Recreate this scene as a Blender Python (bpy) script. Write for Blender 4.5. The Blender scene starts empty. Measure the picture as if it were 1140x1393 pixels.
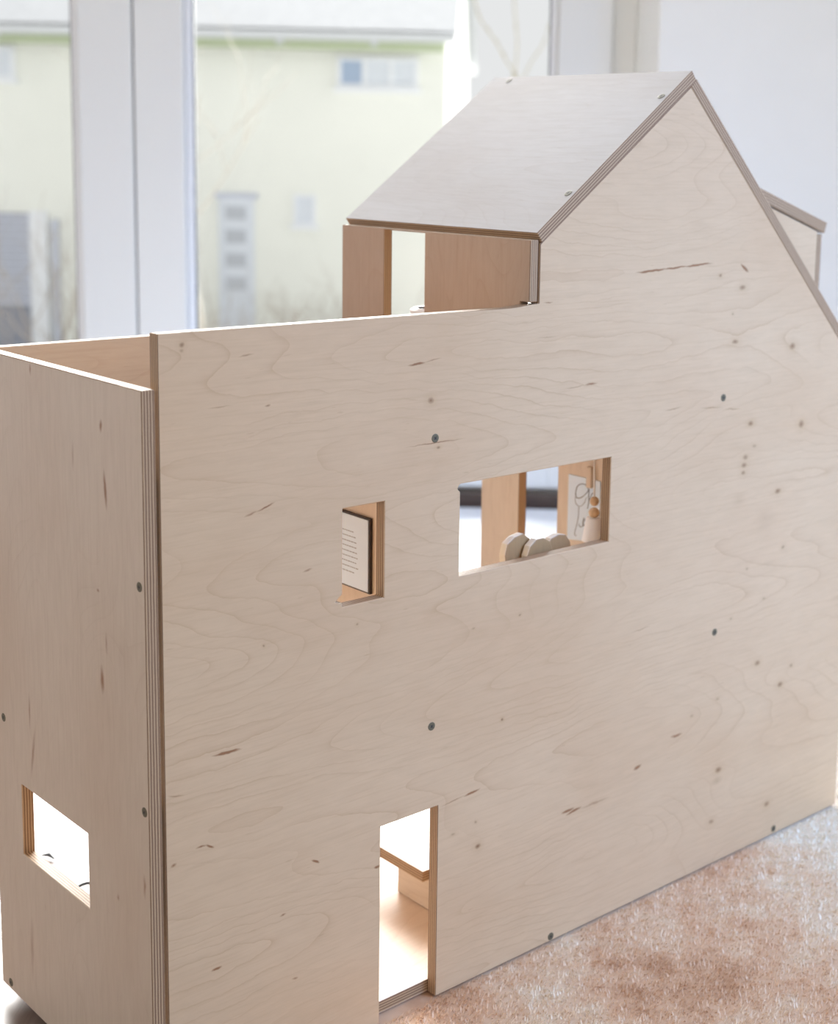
import bpy, bmesh, math, random
import numpy as np
from mathutils import Vector, Matrix
from mathutils.geometry import tessellate_polygon

scene = bpy.context.scene
COL = scene.collection
random.seed(7)

# ------------------------------------------------------------------ camera
CAM = Vector((-0.5201, -0.9363, 0.7514))
YAW, PITCH, ROLL, FPX, PCX, PCY = -0.75341, -0.15769, 0.02238, 1995.1, 710.16, 528.89
RGT = Vector((math.cos(YAW), math.sin(YAW), 0))       # to the right of the view
HDG = Vector((-math.sin(YAW), math.cos(YAW), 0))      # away from the camera, level
fwd = HDG * math.cos(PITCH) + Vector((0, 0, math.sin(PITCH)))
up0 = RGT.cross(fwd)
rx = RGT * math.cos(ROLL) + up0 * math.sin(ROLL)
ux = -RGT * math.sin(ROLL) + up0 * math.cos(ROLL)
cam_data = bpy.data.cameras.new('camera')
cam = bpy.data.objects.new('camera', cam_data)
COL.objects.link(cam)
M = Matrix((rx, ux, -fwd)).transposed().to_4x4()
M.translation = CAM
cam.matrix_world = M
cam_data.sensor_fit = 'HORIZONTAL'
cam_data.sensor_width = 36.0
cam_data.lens = 36.0 * FPX / 1140.0
cam_data.shift_x = (570 - PCX) / 1140.0
cam_data.shift_y = (PCY - 696.5) / 1140.0
cam_data.clip_start = 0.02
cam_data.dof.use_dof = True
cam_data.dof.focus_distance = 1.2
cam_data.dof.aperture_fstop = 8.0
scene.camera = cam

# ------------------------------------------------------------------ light
world = bpy.data.worlds.new('overcast sky')
scene.world = world
world.use_nodes = True
bg = world.node_tree.nodes['Background']
bg.inputs['Color'].default_value = (0.985, 0.985, 0.995, 1)
bg.inputs['Strength'].default_value = 0.84

def sun(name, az, el, strength, angle, color):
    d = bpy.data.lights.new(name, 'SUN')
    d.energy = strength; d.angle = math.radians(angle); d.color = color
    o = bpy.data.objects.new(name, d); COL.objects.link(o)
    v = (HDG * math.cos(math.radians(az)) + RGT * math.sin(math.radians(az))) * math.cos(math.radians(el)) + Vector((0, 0, math.sin(math.radians(el))))
    o.rotation_euler = (-v).to_track_quat('-Z', 'Y').to_euler()
    return o
sun('sun', 0, 28, 27.5, 60, (1.0, 0.985, 0.96))
# unseen bluish fill lamp added to brighten the facade's right end
ad = bpy.data.lights.new('right fill light', 'AREA')
ad.shape = 'RECTANGLE'; ad.size = 1.3; ad.size_y = 1.5; ad.energy = 13.5; ad.color = (0.22, 0.47, 1.0); ad.spread = math.radians(75)
ao = bpy.data.objects.new('right fill light', ad); COL.objects.link(ao)
ao.location = CAM + RGT * 1.7 + HDG * 0.80 + Vector((0, 0, 0.65))
ao.rotation_euler = (Vector((0.93, 0.0, 0.38)) - ao.location).to_track_quat('-Z', 'Y').to_euler()

vs = scene.view_settings
vs.view_transform = 'Standard'
vs.look = 'None'
vs.gamma = 1.0
vs.use_curve_mapping = False
vs.exposure = 0.0

def W(r, h, z):
    """a point given in metres right of / ahead of the viewer, and height"""
    p = RGT * r + HDG * h
    return Vector((CAM.x + p.x, CAM.y + p.y, z))

# ------------------------------------------------------------------ materials
class NT:
    def __init__(s, name):
        s.m = bpy.data.materials.new(name); s.m.use_nodes = True
        s.t = s.m.node_tree; s.b = s.t.nodes['Principled BSDF']
    def n(s, typ, **kw):
        nd = s.t.nodes.new(typ)
        for k, v in kw.items():
            if isinstance(k, str) and hasattr(nd, k): setattr(nd, k, v)
            else: nd.inputs[k].default_value = v
        return nd
    def l(s, a, b): s.t.links.new(a, b)
    def math(s, op, a, b=None, clamp=False):
        nd = s.t.nodes.new('ShaderNodeMath'); nd.operation = op; nd.use_clamp = clamp
        for i, v in enumerate((a, b)):
            if v is None: continue
            if isinstance(v, (int, float)): nd.inputs[i].default_value = v
            else: s.l(v, nd.inputs[i])
        return nd.outputs[0]
    def mix(s, fac, a, b, blend='MIX'):
        nd = s.t.nodes.new('ShaderNodeMix'); nd.data_type = 'RGBA'; nd.blend_type = blend
        for sock, v in ((nd.inputs[0], fac), (nd.inputs[6], a), (nd.inputs[7], b)):
            if isinstance(v, (int, float)): sock.default_value = v
            elif isinstance(v, tuple): sock.default_value = (*v, 1) if len(v) == 3 else v
            else: s.l(v, sock)
        return nd.outputs[2]
    def ramp(s, fac, stops):
        nd = s.t.nodes.new('ShaderNodeValToRGB'); e = nd.color_ramp.elements
        while len(e) < len(stops): e.new(0.5)
        for i, (p, c) in enumerate(stops):
            e[i].position = p; e[i].color = (*c, 1)
        s.l(fac, nd.inputs[0]); return nd.outputs[0]
    def noise(s, vec, scale, detail=4, rough=0.55, dist=0.0):
        nd = s.n('ShaderNodeTexNoise'); nd.inputs['Scale'].default_value = scale
        nd.inputs['Detail'].default_value = detail; nd.inputs['Roughness'].default_value = rough
        nd.inputs['Distortion'].default_value = dist
        s.l(vec, nd.inputs['Vector']); return nd.outputs[0]
    def mapping(s, vec, scale=(1, 1, 1), loc=(0, 0, 0), rot=(0, 0, 0), typ='POINT'):
        nd = s.n('ShaderNodeMapping'); nd.vector_type = typ
        nd.inputs['Scale'].default_value = scale; nd.inputs['Location'].default_value = loc
        nd.inputs['Rotation'].default_value = rot
        s.l(vec, nd.inputs['Vector']); return nd.outputs[0]
    def coord(s, which='UV'): return s.n('ShaderNodeTexCoord').outputs[which]
    def bump(s, h, strength=0.1, dist=0.001):
        nd = s.n('ShaderNodeBump'); nd.inputs['Strength'].default_value = strength; nd.inputs['Distance'].default_value = dist
        s.l(h, nd.inputs['Height']); s.l(nd.outputs[0], s.b.inputs['Normal'])
    def done(s, color=None, rough=0.5, spec=0.5, metal=0.0):
        if color is not None:
            if isinstance(color, tuple): s.b.inputs['Base Color'].default_value = (*color, 1)
            else: s.l(color, s.b.inputs['Base Color'])
        s.b.inputs['Roughness'].default_value = rough
        s.b.inputs['Specular IOR Level'].default_value = spec
        s.b.inputs['Metallic'].default_value = metal
        return s.m

BIRCH = (0.65, 0.463, 0.287)

def birch(name, streaks=(), knots=(), base=BIRCH, rings=1.0, wav=1.0, rough=0.42, spec=0.4):
    """birch veneer, UV in metres, grain along U"""
    k = NT(name)
    uv = k.coord('UV')
    # slow colour drift
    drift = k.noise(k.mapping(uv, (3.0, 5.0, 1)), 1.0, 3, 0.5)
    dark = tuple(c * f for c, f in zip(base, (0.93, 0.885, 0.85)))
    light = tuple(min(1, c * f) for c, f in zip(base, (1.035, 1.045, 1.055)))
    col = k.ramp(drift, [(0.3, dark), (0.5, base), (0.72, light)])
    pink = k.noise(k.mapping(uv, (2.0, 3.0, 1), (3.1, 1.7, 0)), 1.6, 2, 0.5)
    col = k.mix(k.math('MULTIPLY', k.math('SUBTRACT', pink, 0.45, True), 0.9, True), col, tuple(c * f for c, f in zip(base, (1.0, 0.925, 0.90))))
    # contour lines of the rotary-cut veneer
    wv = k.n('ShaderNodeVectorMath', operation='ADD')
    w0 = k.n('ShaderNodeTexNoise'); w0.inputs['Scale'].default_value = 30; w0.inputs['Detail'].default_value = 5
    k.l(uv, w0.inputs['Vector'])
    ws = k.n('ShaderNodeVectorMath', operation='SCALE'); ws.inputs['Scale'].default_value = 0.012 * wav
    k.l(w0.outputs['Color'], ws.inputs[0])
    k.l(uv, wv.inputs[0]); k.l(ws.outputs[0], wv.inputs[1])
    fld = k.noise(k.mapping(wv.outputs[0], (1.1 / max(wav, .3) * .6 + .5, 6.0, 1), (0.4, 0.2, 0)), 1.15, 1.5, 0.45)
    fr = k.math('FRACT', k.math('MULTIPLY', fld, 36.0))
    ring = k.math('POWER', fr, 11.0)
    vis = k.noise(k.mapping(uv, (5.0, 9.0, 1), (7, 3, 0)), 1.3, 2, 0.5)
    ring = k.math('MULTIPLY', ring, k.math('MULTIPLY', k.math('SUBTRACT', vis, 0.3, True), 1.5 * rings, True))
    col = k.mix(k.math('MULTIPLY', ring, 0.95), col, tuple(c * f for c, f in zip(base, (0.72, 0.61, 0.53))))
    # fine fibres and short flecks
    fib = k.noise(k.mapping(uv, (14, 380, 1)), 1.0, 3, 0.6)
    col = k.mix(k.math('MULTIPLY', k.math('SUBTRACT', fib, 0.47, True), 1.05, True), col, tuple(c * f for c, f in zip(base, (0.80, 0.73, 0.66))))
    mot = k.noise(k.mapping(uv, (28, 120, 1), (5, 2, 0)), 1.0, 4, 0.65, 0.4)
    col = k.mix(1.0, col, k.ramp(mot, [(0.3, (0.962, 0.955, 0.948)), (0.7, (1.028, 1.03, 1.032))]), 'MULTIPLY')
    fl = k.noise(k.mapping(uv, (60, 420, 1), (2, 9, 0)), 1.0, 1, 0.5)
    col = k.mix(k.math('MULTIPLY', k.math('SUBTRACT', fl, 0.72, True), 2.6, True), col, tuple(c * f for c, f in zip(base, (0.62, 0.5, 0.42))))
    # marks with a place of their own
    if streaks or knots:
        dv = k.n('ShaderNodeTexNoise'); dv.inputs['Scale'].default_value = 110; dv.inputs['Detail'].default_value = 3
        k.l(uv, dv.inputs['Vector'])
        sb = k.n('ShaderNodeVectorMath', operation='SUBTRACT'); sb.inputs[1].default_value = (0.5, 0.5, 0.5); k.l(dv.outputs['Color'], sb.inputs[0])
        sc = k.n('ShaderNodeVectorMath', operation='SCALE'); sc.inputs['Scale'].default_value = 0.0030; k.l(sb.outputs[0], sc.inputs[0])
        ad = k.n('ShaderNodeVectorMath', operation='ADD'); k.l(uv, ad.inputs[0]); k.l(sc.outputs[0], ad.inputs[1])
        flat = k.n('ShaderNodeVectorMath', operation='MULTIPLY'); flat.inputs[1].default_value = (1, 1, 0); k.l(ad.outputs[0], flat.inputs[0])
        vec = flat.outputs[0]
        def blobs(items, gain):
            acc = None
            for (u, v, a, b, ang, s) in items:
                mp = k.mapping(vec, (a, b, 1), (u, v, 0), (0, 0, ang), 'TEXTURE')
                g = k.n('ShaderNodeTexGradient', gradient_type='SPHERICAL'); k.l(mp, g.inputs[0])
                q = k.math('MULTIPLY', g.outputs['Fac'], s * gain)
                acc = q if acc is None else k.math('MAXIMUM', acc, q)
            return acc
        if knots:
            halo = blobs([(u, v, a * 1.5, b * 1.6, 0, s * 0.45) for (u, v, a, b, s) in knots], 1.0)
            col = k.mix(k.math('MINIMUM', halo, 1.0), col, (0.46, 0.285, 0.145))
            core = blobs([(u, v, a * .6, b * .62, 0, s) for (u, v, a, b, s) in knots], 1.15)
            col = k.mix(k.math('MINIMUM', core, 0.92), col, (0.22, 0.105, 0.045))
        if streaks:
            st = blobs(streaks, 1.7)
            col = k.mix(k.math('MINIMUM', st, 0.93), col, (0.27, 0.12, 0.05))
    k.bump(fib, 0.06, 0.0006)
    return k.done(col, rough, spec)

def ply_edge(name):
    """cut plywood edge: V (0..1) runs across the plies, U along them in metres"""
    k = NT(name)
    uv = k.coord('UV')
    s = k.n('ShaderNodeSeparateXYZ'); k.l(uv, s.inputs[0])
    wob = k.noise(k.mapping(uv, (40, 2, 1)), 1.0, 2)
    v = k.math('ADD', s.outputs[1], k.math('MULTIPLY', k.math('SUBTRACT', wob, 0.5), 0.07))
    f = k.math('FRACT', k.math('ADD', k.math('MULTIPLY', v, 4.5), 0.75))
    a, b = (0.53, 0.365, 0.215), (0.25, 0.145, 0.08)
    nd = k.ramp(f, [(0.0, a), (0.40, a), (0.52, b), (0.92, b)])
    glue = k.math('LESS_THAN', k.math('ABSOLUTE', k.math('SUBTRACT', f, 0.5)), 0.06)
    col = k.mix(k.math('MULTIPLY', glue, 0.55), nd, (0.16, 0.09, 0.06))
    sp = k.noise(k.mapping(uv, (900, 30, 1)), 1.0, 2)
    col = k.mix(k.math('MULTIPLY', k.math('SUBTRACT', sp, 0.5, True), 1.4, True), col, (0.27, 0.17, 0.12))
    k.bump(sp, 0.15, 0.0008)
    return k.done(col, 0.5, 0.4)

def plain(name, color, rough=0.5, spec=0.5, metal=0.0, noise=0.0, scale=20):
    k = NT(name)
    if noise:
        co = k.coord('Object')
        nz = k.noise(co, scale, 4)
        c = k.ramp(nz, [(0.3, tuple(x * (1 - noise) for x in color)), (0.7, tuple(min(1, x * (1 + noise)) for x in color))])
        return k.done(c, rough, spec, metal)
    return k.done(color, rough, spec, metal)
FACADE_STREAKS = [(0.5239, 0.6457, 0.0238, 0.00143, 0.055, 1.3), (0.5582, 0.6474, 0.0213, 0.00117, 0.055, 1.2), (0.5909, 0.649, 0.0261, 0.00117, 0.052, 1.2), (0.6648, 0.6435, 0.0094, 0.00195, -0.608, 1.0), (0.388, 0.6225, 0.0068, 0.00091, 0.009, 0.5), (0.4457, 0.5436, 0.0097, 0.00117, 0.038, 0.7), (0.4255, 0.5427, 0.0153, 0.00091, 0.049, 0.3), (0.5625, 0.5082, 0.0142, 0.00104, 0.061, 0.4), (0.6218, 0.5036, 0.0202, 0.00091, -0.077, 0.4), (0.655, 0.4988, 0.0163, 0.00104, -0.072, 0.4), (0.5876, 0.1633, 0.01, 0.00208, -0.019, 0.8), (0.5292, 0.1452, 0.0069, 0.00208, 0.219, 0.9), (0.3074, 0.1832, 0.0109, 0.00143, 0.108, 1.0), (0.2848, 0.1819, 0.0171, 0.00091, 0.083, 0.4), (0.4308, 0.1279, 0.0099, 0.00169, 0.031, 1.1), (0.4394, 0.1252, 0.0119, 0.00156, 0.13, 1.0), (0.4685, 0.1252, 0.0244, 0.00195, 0.013, 0.35), (0.2385, 0.5792, 0.0102, 0.00117, 0.073, 1.0), (0.2554, 0.5811, 0.0109, 0.00078, 0.114, 0.4), (0.2598, 0.5103, 0.0349, 0.00078, 0.007, 0.6), (0.0771, 0.4761, 0.007, 0.00117, 0.213, 0.5), (0.0904, 0.4797, 0.01, 0.00104, 0.308, 0.8), (0.0925, 0.5589, 0.0033, 0.00104, 0.019, 0.5), (0.0504, 0.5618, 0.0105, 0.00078, 0.03, 0.3), (0.1292, 0.4223, 0.0057, 0.00104, 0.087, 0.45), (0.0739, 0.5991, 0.008, 0.00091, 0.093, 0.4), (0.0539, 0.2904, 0.0148, 0.00156, -0.046, 1.1), (0.0304, 0.2201, 0.0056, 0.00104, -0.055, 0.7), (0.0378, 0.2183, 0.0049, 0.00117, -0.458, 0.9), (0.0062, 0.2127, 0.0032, 0.00156, 0.254, 0.6), (0.137, 0.1732, 0.0048, 0.00143, -0.556, 1), (0.2006, 0.1472, 0.0039, 0.00169, 0.095, 0.9), (0.043, 0.1141, 0.0055, 0.00143, 0.078, 1.0), (0.116, 0.077, 0.0036, 0.0013, -0.103, 0.5), (0.1048, 0.1374, 0.0036, 0.0013, 0.157, 0.55), (0.009, 0.2678, 0.0086, 0.00091, -0.21, 0.4), (0.3531, 0.4424, 0.0122, 0.00091, 0.056, 0.3), (0.5272, 0.2901, 0.016, 0.00091, 0.027, 0.3), (0.3882, 0.5914, 0.017, 0.00078, 0.004, 0.25)]
FACADE_KNOTS = [(0.6267, 0.6371, 0.0055, 0.0035, 0.7), (0.6627, 0.6237, 0.0101, 0.0054, 0.7), (0.6492, 0.5974, 0.0036, 0.0023, 0.5), (0.6548, 0.5685, 0.0101, 0.0046, 0.75), (0.7522, 0.5569, 0.0109, 0.0077, 0.8), (0.6865, 0.4803, 0.009, 0.0047, 0.8), (0.7753, 0.4699, 0.0097, 0.0079, 0.8), (0.6805, 0.445, 0.009, 0.0056, 0.6), (0.6787, 0.4366, 0.0089, 0.0056, 0.75), (0.6781, 0.4289, 0.0073, 0.0048, 0.7), (0.6946, 0.4551, 0.0074, 0.0038, 0.4), (0.7392, 0.4005, 0.011, 0.0059, 0.85), (0.7536, 0.336, 0.0064, 0.004, 0.6), (0.718, 0.2118, 0.0094, 0.0061, 0.7), (0.7799, 0.1952, 0.0058, 0.0037, 0.6), (0.7612, 0.1773, 0.0098, 0.0064, 0.8), (0.692, 0.3223, 0.0053, 0.0035, 0.4), (0.724, 0.2836, 0.0062, 0.003, 0.4), (0.6685, 0.2718, 0.0044, 0.0029, 0.4), (0.6523, 0.1869, 0.0074, 0.0041, 0.4), (0.6111, 0.1785, 0.0072, 0.004, 0.35), (0.3425, 0.2432, 0.0032, 0.0025, 0.9), (0.3616, 0.3381, 0.0028, 0.002, 0.6), (0.3057, 0.3373, 0.0042, 0.0024, 0.35), (0.659, 0.1059, 0.0106, 0.0061, 0.8), (0.6573, 0.0939, 0.0182, 0.0092, 0.25), (0.7482, 0.0399, 0.0098, 0.0064, 0.75), (0.6505, 0.0491, 0.009, 0.0052, 0.6), (0.3157, 0.129, 0.0065, 0.0052, 0.9), (0.3125, 0.1535, 0.0032, 0.0026, 0.5), (0.2855, 0.1499, 0.0052, 0.0025, 0.4), (0.0195, 0.6108, 0.0043, 0.0038, 0.7), (0.0195, 0.6065, 0.0036, 0.0032, 0.4), (0.2536, 0.5469, 0.0067, 0.0053, 0.75), (0.2623, 0.5056, 0.0044, 0.0026, 0.7), (0.088, 0.3686, 0.0024, 0.0022, 0.6), (0.1783, 0.3678, 0.0026, 0.0023, 0.5), (0.6728, 0.4005, 0.0209, 0.0154, 0.12), (0.7183, 0.3736, 0.0312, 0.0295, 0.1)]
SIDE_STREAKS = [(0.062, 0.545, 0.0061, 0.00275, -1.521, 0.7), (0.0574, 0.4974, 0.0174, 0.00275, -1.661, 0.8), (0.1799, 0.5738, 0.0057, 0.00242, -1.634, 0.5), (0.0696, 0.3457, 0.0131, 0.00385, -1.594, 0.7), (0.1973, 0.2433, 0.0261, 0.0033, -1.348, 0.45), (0.2016, 0.2795, 0.0177, 0.0022, -1.547, 0.45), (0.0087, 0.1986, 0.0113, 0.00275, -1.592, 0.5), (0.1092, 0.5147, 0.0139, 0.0022, -1.566, 0.25), (0.061, 0.3767, 0.0105, 0.00242, -1.588, 0.35), (0.2111, 0.0598, 0.0338, 0.0044, -1.528, 0.3), (0.0512, 0.1727, 0.0039, 0.00242, -1.711, 0.4), (0.0726, 0.4157, 0.0021, 0.00275, -1.542, 0.5)]
STROKES = [[(0.1085, 0.408), (0.1131, 0.4118), (0.1194, 0.4116), (0.1247, 0.4084), (0.1271, 0.402), (0.1265, 0.3969), (0.1224, 0.3958), (0.1162, 0.3988), (0.1102, 0.4045), (0.1079, 0.4082), (0.1081, 0.4023), (0.1076, 0.3945), (0.109, 0.3871)], [(0.1108, 0.3991), (0.115, 0.3912), (0.1211, 0.3872), (0.1262, 0.389), (0.1275, 0.394), (0.1266, 0.3995)], [(0.1066, 0.3973), (0.1043, 0.4023), (0.1026, 0.4046), (0.1007, 0.4048)], [(0.1154, 0.3675), (0.1176, 0.3656), (0.1198, 0.3659), (0.1213, 0.3682)], [(0.1144, 0.3759), (0.1127, 0.3746), (0.1142, 0.3723), (0.1155, 0.3704), (0.1137, 0.3694), (0.1134, 0.3679), (0.1154, 0.3681), (0.1151, 0.3721), (0.1144, 0.3759)], [(0.122, 0.3865), (0.1221, 0.378), (0.1232, 0.3705), (0.1252, 0.3635), (0.1268, 0.3585), (0.1265, 0.3549), (0.1244, 0.3549)]]

ROOF_STREAKS = []
SIDE_STREAKS = [(z, y, a, b, math.pi / 2 - g, s) for (y, z, a, b, g, s) in SIDE_STREAKS]
M_FACADE = birch('facade birch veneer', FACADE_STREAKS, FACADE_KNOTS)
M_SIDE = birch('side birch veneer', SIDE_STREAKS, (), (0.62, 0.505, 0.40), rings=0.35, wav=0.5)
M_WOOD = birch('birch veneer', base=(0.80, 0.66, 0.54), rings=0.8)
M_ROOF = birch('roof birch veneer', ROOF_STREAKS, base=(0.505, 0.47, 0.45), rings=0.45, rough=0.58, spec=0.3)
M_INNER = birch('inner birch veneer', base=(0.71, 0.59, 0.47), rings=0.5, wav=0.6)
M_ATTIC_SHADE = birch('shaded attic veneer', base=(0.48, 0.335, 0.24), rings=0.5, wav=0.6)  # inner veneer darkened to carry the shade under the eave
M_EDGE = ply_edge('plywood edge')
M_STEEL = plain('screw steel', (0.15, 0.13, 0.085), 0.5, 0.4, 0.25)
M_SLOT = plain('screw recess', (0.035, 0.03, 0.03), 0.6)

# ------------------------------------------------------------------ helpers
def link(o, parent=None):
    COL.objects.link(o)
    if parent: o.parent = parent
    return o
def thing(name, label, cat, loc=(0, 0, 0), group=None):
    o = bpy.data.objects.new(name, None); o.location = loc; o.empty_display_size = 0.05
    o['label'] = label; o['category'] = cat
    if group: o['group'] = group
    return link(o)
def tag(o, label, cat, group=None):
    o['label'] = label; o['category'] = cat
    if group: o['group'] = group
    return o
def struct(o):
    o['kind'] = 'structure'; return o
def mesh_obj(name, bm, mats, parent=None, smooth=False, origin=None):
    bmesh.ops.recalc_face_normals(bm, faces=bm.faces[:])
    if origin is not None:
        bmesh.ops.translate(bm, vec=-Vector(origin), verts=bm.verts[:])
    me = bpy.data.meshes.new(name); bm.to_mesh(me); bm.free()
    for m in (mats if isinstance(mats, (list, tuple)) else [mats]): me.materials.append(m)
    if smooth:
        me.polygons.foreach_set('use_smooth', [True] * len(me.polygons))
    o = bpy.data.objects.new(name, me)
    if origin is not None: o.location = origin
    link(o)
    if parent:
        o.parent = parent
        if origin is not None and parent.type == 'EMPTY': o.location = Vector(origin) - parent.location
        elif parent.location.length and origin is None: o.location = -parent.location
    return o
def bevel(o, w, seg=1):
    b = o.modifiers.new('bevel', 'BEVEL'); b.width = w; b.segments = seg; b.limit_method = 'ANGLE'; b.angle_limit = math.radians(40)
    return o
def box(bm, a, b, f=None):
    """box between corners a and b; f maps (x, y, z) to the world"""
    f = f or (lambda x, y, z: Vector((x, y, z)))
    v = [bm.verts.new(f(x, y, z)) for x in (a[0], b[0]) for y in (a[1], b[1]) for z in (a[2], b[2])]
    for q in ((0, 1, 3, 2), (4, 6, 7, 5), (0, 4, 5, 1), (2, 3, 7, 6), (0, 2, 6, 4), (1, 5, 7, 3)):
        bm.faces.new([v[i] for i in q])
def tube(bm, pts, rad, n=8, cap=True):
    pts = [Vector(p) for p in pts]
    rads = rad if isinstance(rad, (list, tuple)) else [rad] * len(pts)
    rings = []
    ref = Vector((0, 0, 1))
    for i, p in enumerate(pts):
        d = (pts[min(i + 1, len(pts) - 1)] - pts[max(i - 1, 0)])
        d = d.normalized() if d.length > 1e-9 else Vector((0, 0, 1))
        r = Vector((1, 0, 0)) if abs(d.dot(ref)) > 0.95 else ref
        a = d.cross(r).normalized(); b = d.cross(a)
        rings.append([bm.verts.new(p + (a * math.cos(2 * math.pi * k / n) + b * math.sin(2 * math.pi * k / n)) * rads[i]) for k in range(n)])
    for A, B in zip(rings, rings[1:]):
        for k in range(n): bm.faces.new((A[k], A[(k + 1) % n], B[(k + 1) % n], B[k]))
    if cap:
        bm.faces.new(rings[0]); bm.faces.new(rings[-1])
def lathe(bm, prof, c, n=24):
    c = Vector(c); rings = []
    for r, z in prof:
        rings.append([bm.verts.new(c + Vector((r * math.cos(2 * math.pi * k / n), r * math.sin(2 * math.pi * k / n), z))) for k in range(n)])
    for A, B in zip(rings, rings[1:]):
        for k in range(n): bm.faces.new((A[k], A[(k + 1) % n], B[(k + 1) % n], B[k]))
    bm.faces.new(rings[0]); bm.faces.new(rings[-1])
def spline(pts, sub=8):
    """Catmull-Rom through pts"""
    P = [Vector(p) for p in pts]; out = []
    for i in range(len(P) - 1):
        p0 = P[max(i - 1, 0)]; p1 = P[i]; p2 = P[i + 1]; p3 = P[min(i + 2, len(P) - 1)]
        for k in range(sub):
            t = k / sub
            out.append(0.5 * ((2 * p1) + (p2 - p0) * t + (2 * p0 - 5 * p1 + 4 * p2 - p3) * t * t + (3 * p1 - p0 - 3 * p2 + p3) * t ** 3))
    out.append(P[-1]); return out

T = 0.0115                                              # plywood thickness
def panel(name, outline, O, U, V, N, t=T, holes=(), grain='u', mat=None, edge=None, parent=None, uvoff=None, bev=0.0006):
    """a plywood sheet: outline and holes in its own plane, thickness t along N"""
    O, U, V, N = Vector(O), Vector(U), Vector(V), Vector(N)
    loops = [list(outline)] + [list(h) for h in holes]
    off = uvoff if uvoff is not None else (random.uniform(0, 9), random.uniform(0, 9))
    bm = bmesh.new(); uvl = bm.loops.layers.uv.new('UVMap')
    flat = [p for lp in loops for p in lp]
    front = [bm.verts.new(O + U * p[0] + V * p[1]) for p in flat]
    back = [bm.verts.new(O + U * p[0] + V * p[1] + N * t) for p in flat]
    tris = tessellate_polygon([[Vector((p[0], p[1], 0)) for p in lp] for lp in loops])
    def fuv(p):
        return (p[0] + off[0], p[1] + off[1]) if grain == 'u' else (p[1] + off[0], p[0] + off[1])
    for tri in tris:
        for vs_ in (front, back):
            f = bm.faces.new([vs_[i] for i in tri]); f.material_index = 0
            for lp, i in zip(f.loops, tri): lp[uvl].uv = fuv(flat[i])
    base = 0
    for lp_ in loops:
        n = len(lp_); run = random.uniform(0, 5)
        for i in range(n):
            j = (i + 1) % n
            L = math.hypot(lp_[j][0] - lp_[i][0], lp_[j][1] - lp_[i][1])
            f = bm.faces.new((front[base + i], front[base + j], back[base + j], back[base + i])); f.material_index = 1
            for lp, uv in zip(f.loops, ((run, 0), (run + L, 0), (run + L, 1), (run, 1))): lp[uvl].uv = uv
            run += L
        base += n
    o = mesh_obj(name, bm, [mat or M_WOOD, edge or M_EDGE], parent)
    if bev: bevel(o, bev)
    return o

X, Y, Z = Vector((1, 0, 0)), Vector((0, 1, 0)), Vector((0, 0, 1))

# screw: countersunk head with a cross recess, axis +Z
def screw_mesh():
    bm = bmesh.new(); n = 20; R = 0.0036
    rings = []
    for r, z in ((R * 1.05, -0.0006), (R * 1.05, 0.00025), (R * 0.8, 0.0004), (R * 0.55, 0.00035)):
        rings.append([bm.verts.new((r * math.cos(2 * math.pi * k / n), r * math.sin(2 * math.pi * k / n), z)) for k in range(n)])
    for A, B in zip(rings, rings[1:]):
        for k in range(n): bm.faces.new((A[k], A[(k + 1) % n], B[(k + 1) % n], B[k]))
    star = []
    for k in range(8):
        r = R * (0.62 if k % 2 == 0 else 0.24); a = math.pi / 4 * k
        star.append(bm.verts.new((r * math.cos(a), r * math.sin(a), 0.00048)))
    bm.faces.new(star).material_index = 1
    f = bm.faces.new(rings[-1]); 
    me = bpy.data.meshes.new('screw'); bm.to_mesh(me); bm.free()
    me.materials.append(M_STEEL); me.materials.append(M_SLOT)
    return me
SCREW = screw_mesh()
def screw(parent, p, normal, spin=0.4):
    o = bpy.data.objects.new('screw', SCREW); link(o, parent)
    q = Vector(normal).normalized().to_track_quat('Z', 'Y')
    o.matrix_local = Matrix.Translation(Vector(p)) @ q.to_matrix().to_4x4() @ Matrix.Rotation(spin, 4, 'Z')
    return o

# ================================================================== room
M_FLOORBASE = plain('subfloor', (0.06, 0.035, 0.025), 0.8)
def plank_mat():
    k = NT('dark brown parquet')
    co = k.coord('Object')
    oi = k.n('ShaderNodeObjectInfo')
    v = k.mapping(co, (60, 60, 6))
    nz = k.noise(k.mapping(co, (4, 70, 10)), 1.0, 5, 0.6)
    c = k.ramp(nz, [(0.3, (0.13, 0.085, 0.065)), (0.6, (0.22, 0.155, 0.125)), (0.8, (0.28, 0.21, 0.175))])
    hs = k.n('ShaderNodeHueSaturation'); k.l(k.math('ADD', k.math('MULTIPLY', oi.outputs['Random'], 0.5), 0.75), hs.inputs['Value']); k.l(c, hs.inputs['Color'])
    k.bump(nz, 0.12, 0.001)
    return k.done(hs.outputs[0], 0.36, 0.6)
M_PLANK = plank_mat()
FZ = -0.012
bm = bmesh.new(); box(bm, (-2.2, -1.7, FZ - 0.06), (1.8, 3.3, FZ - 0.008), W)
floor = struct(mesh_obj('floor', bm, M_FLOORBASE))
PL, PW = 0.9, 0.092
bm = bmesh.new(); box(bm, (0, 0, -0.0085), (PL - 0.0003, PW - 0.0003, 0))
pm = bpy.data.meshes.new('plank'); bm.to_mesh(pm); bm.free(); pm.materials.append(M_PLANK)
for i in range(43):
    for j in range(-1, 4):
        h0 = 0.1 + j * PL + (i * 0.37 % 1) * PL
        if h0 + PL < 0.2 or h0 > 3.06: continue
        p = W(-2.15 + i * PW, min(h0, 3.3 - PL), FZ)
        o = bpy.data.objects.new('plank', pm); link(o, floor)
        o.matrix_local = Matrix.Translation(p) @ Matrix(((HDG.x, -RGT.x, 0), (HDG.y, -RGT.y, 0), (0, 0, 1))).to_4x4()
        o.location.z += 0.0004 * random.random()

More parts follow.
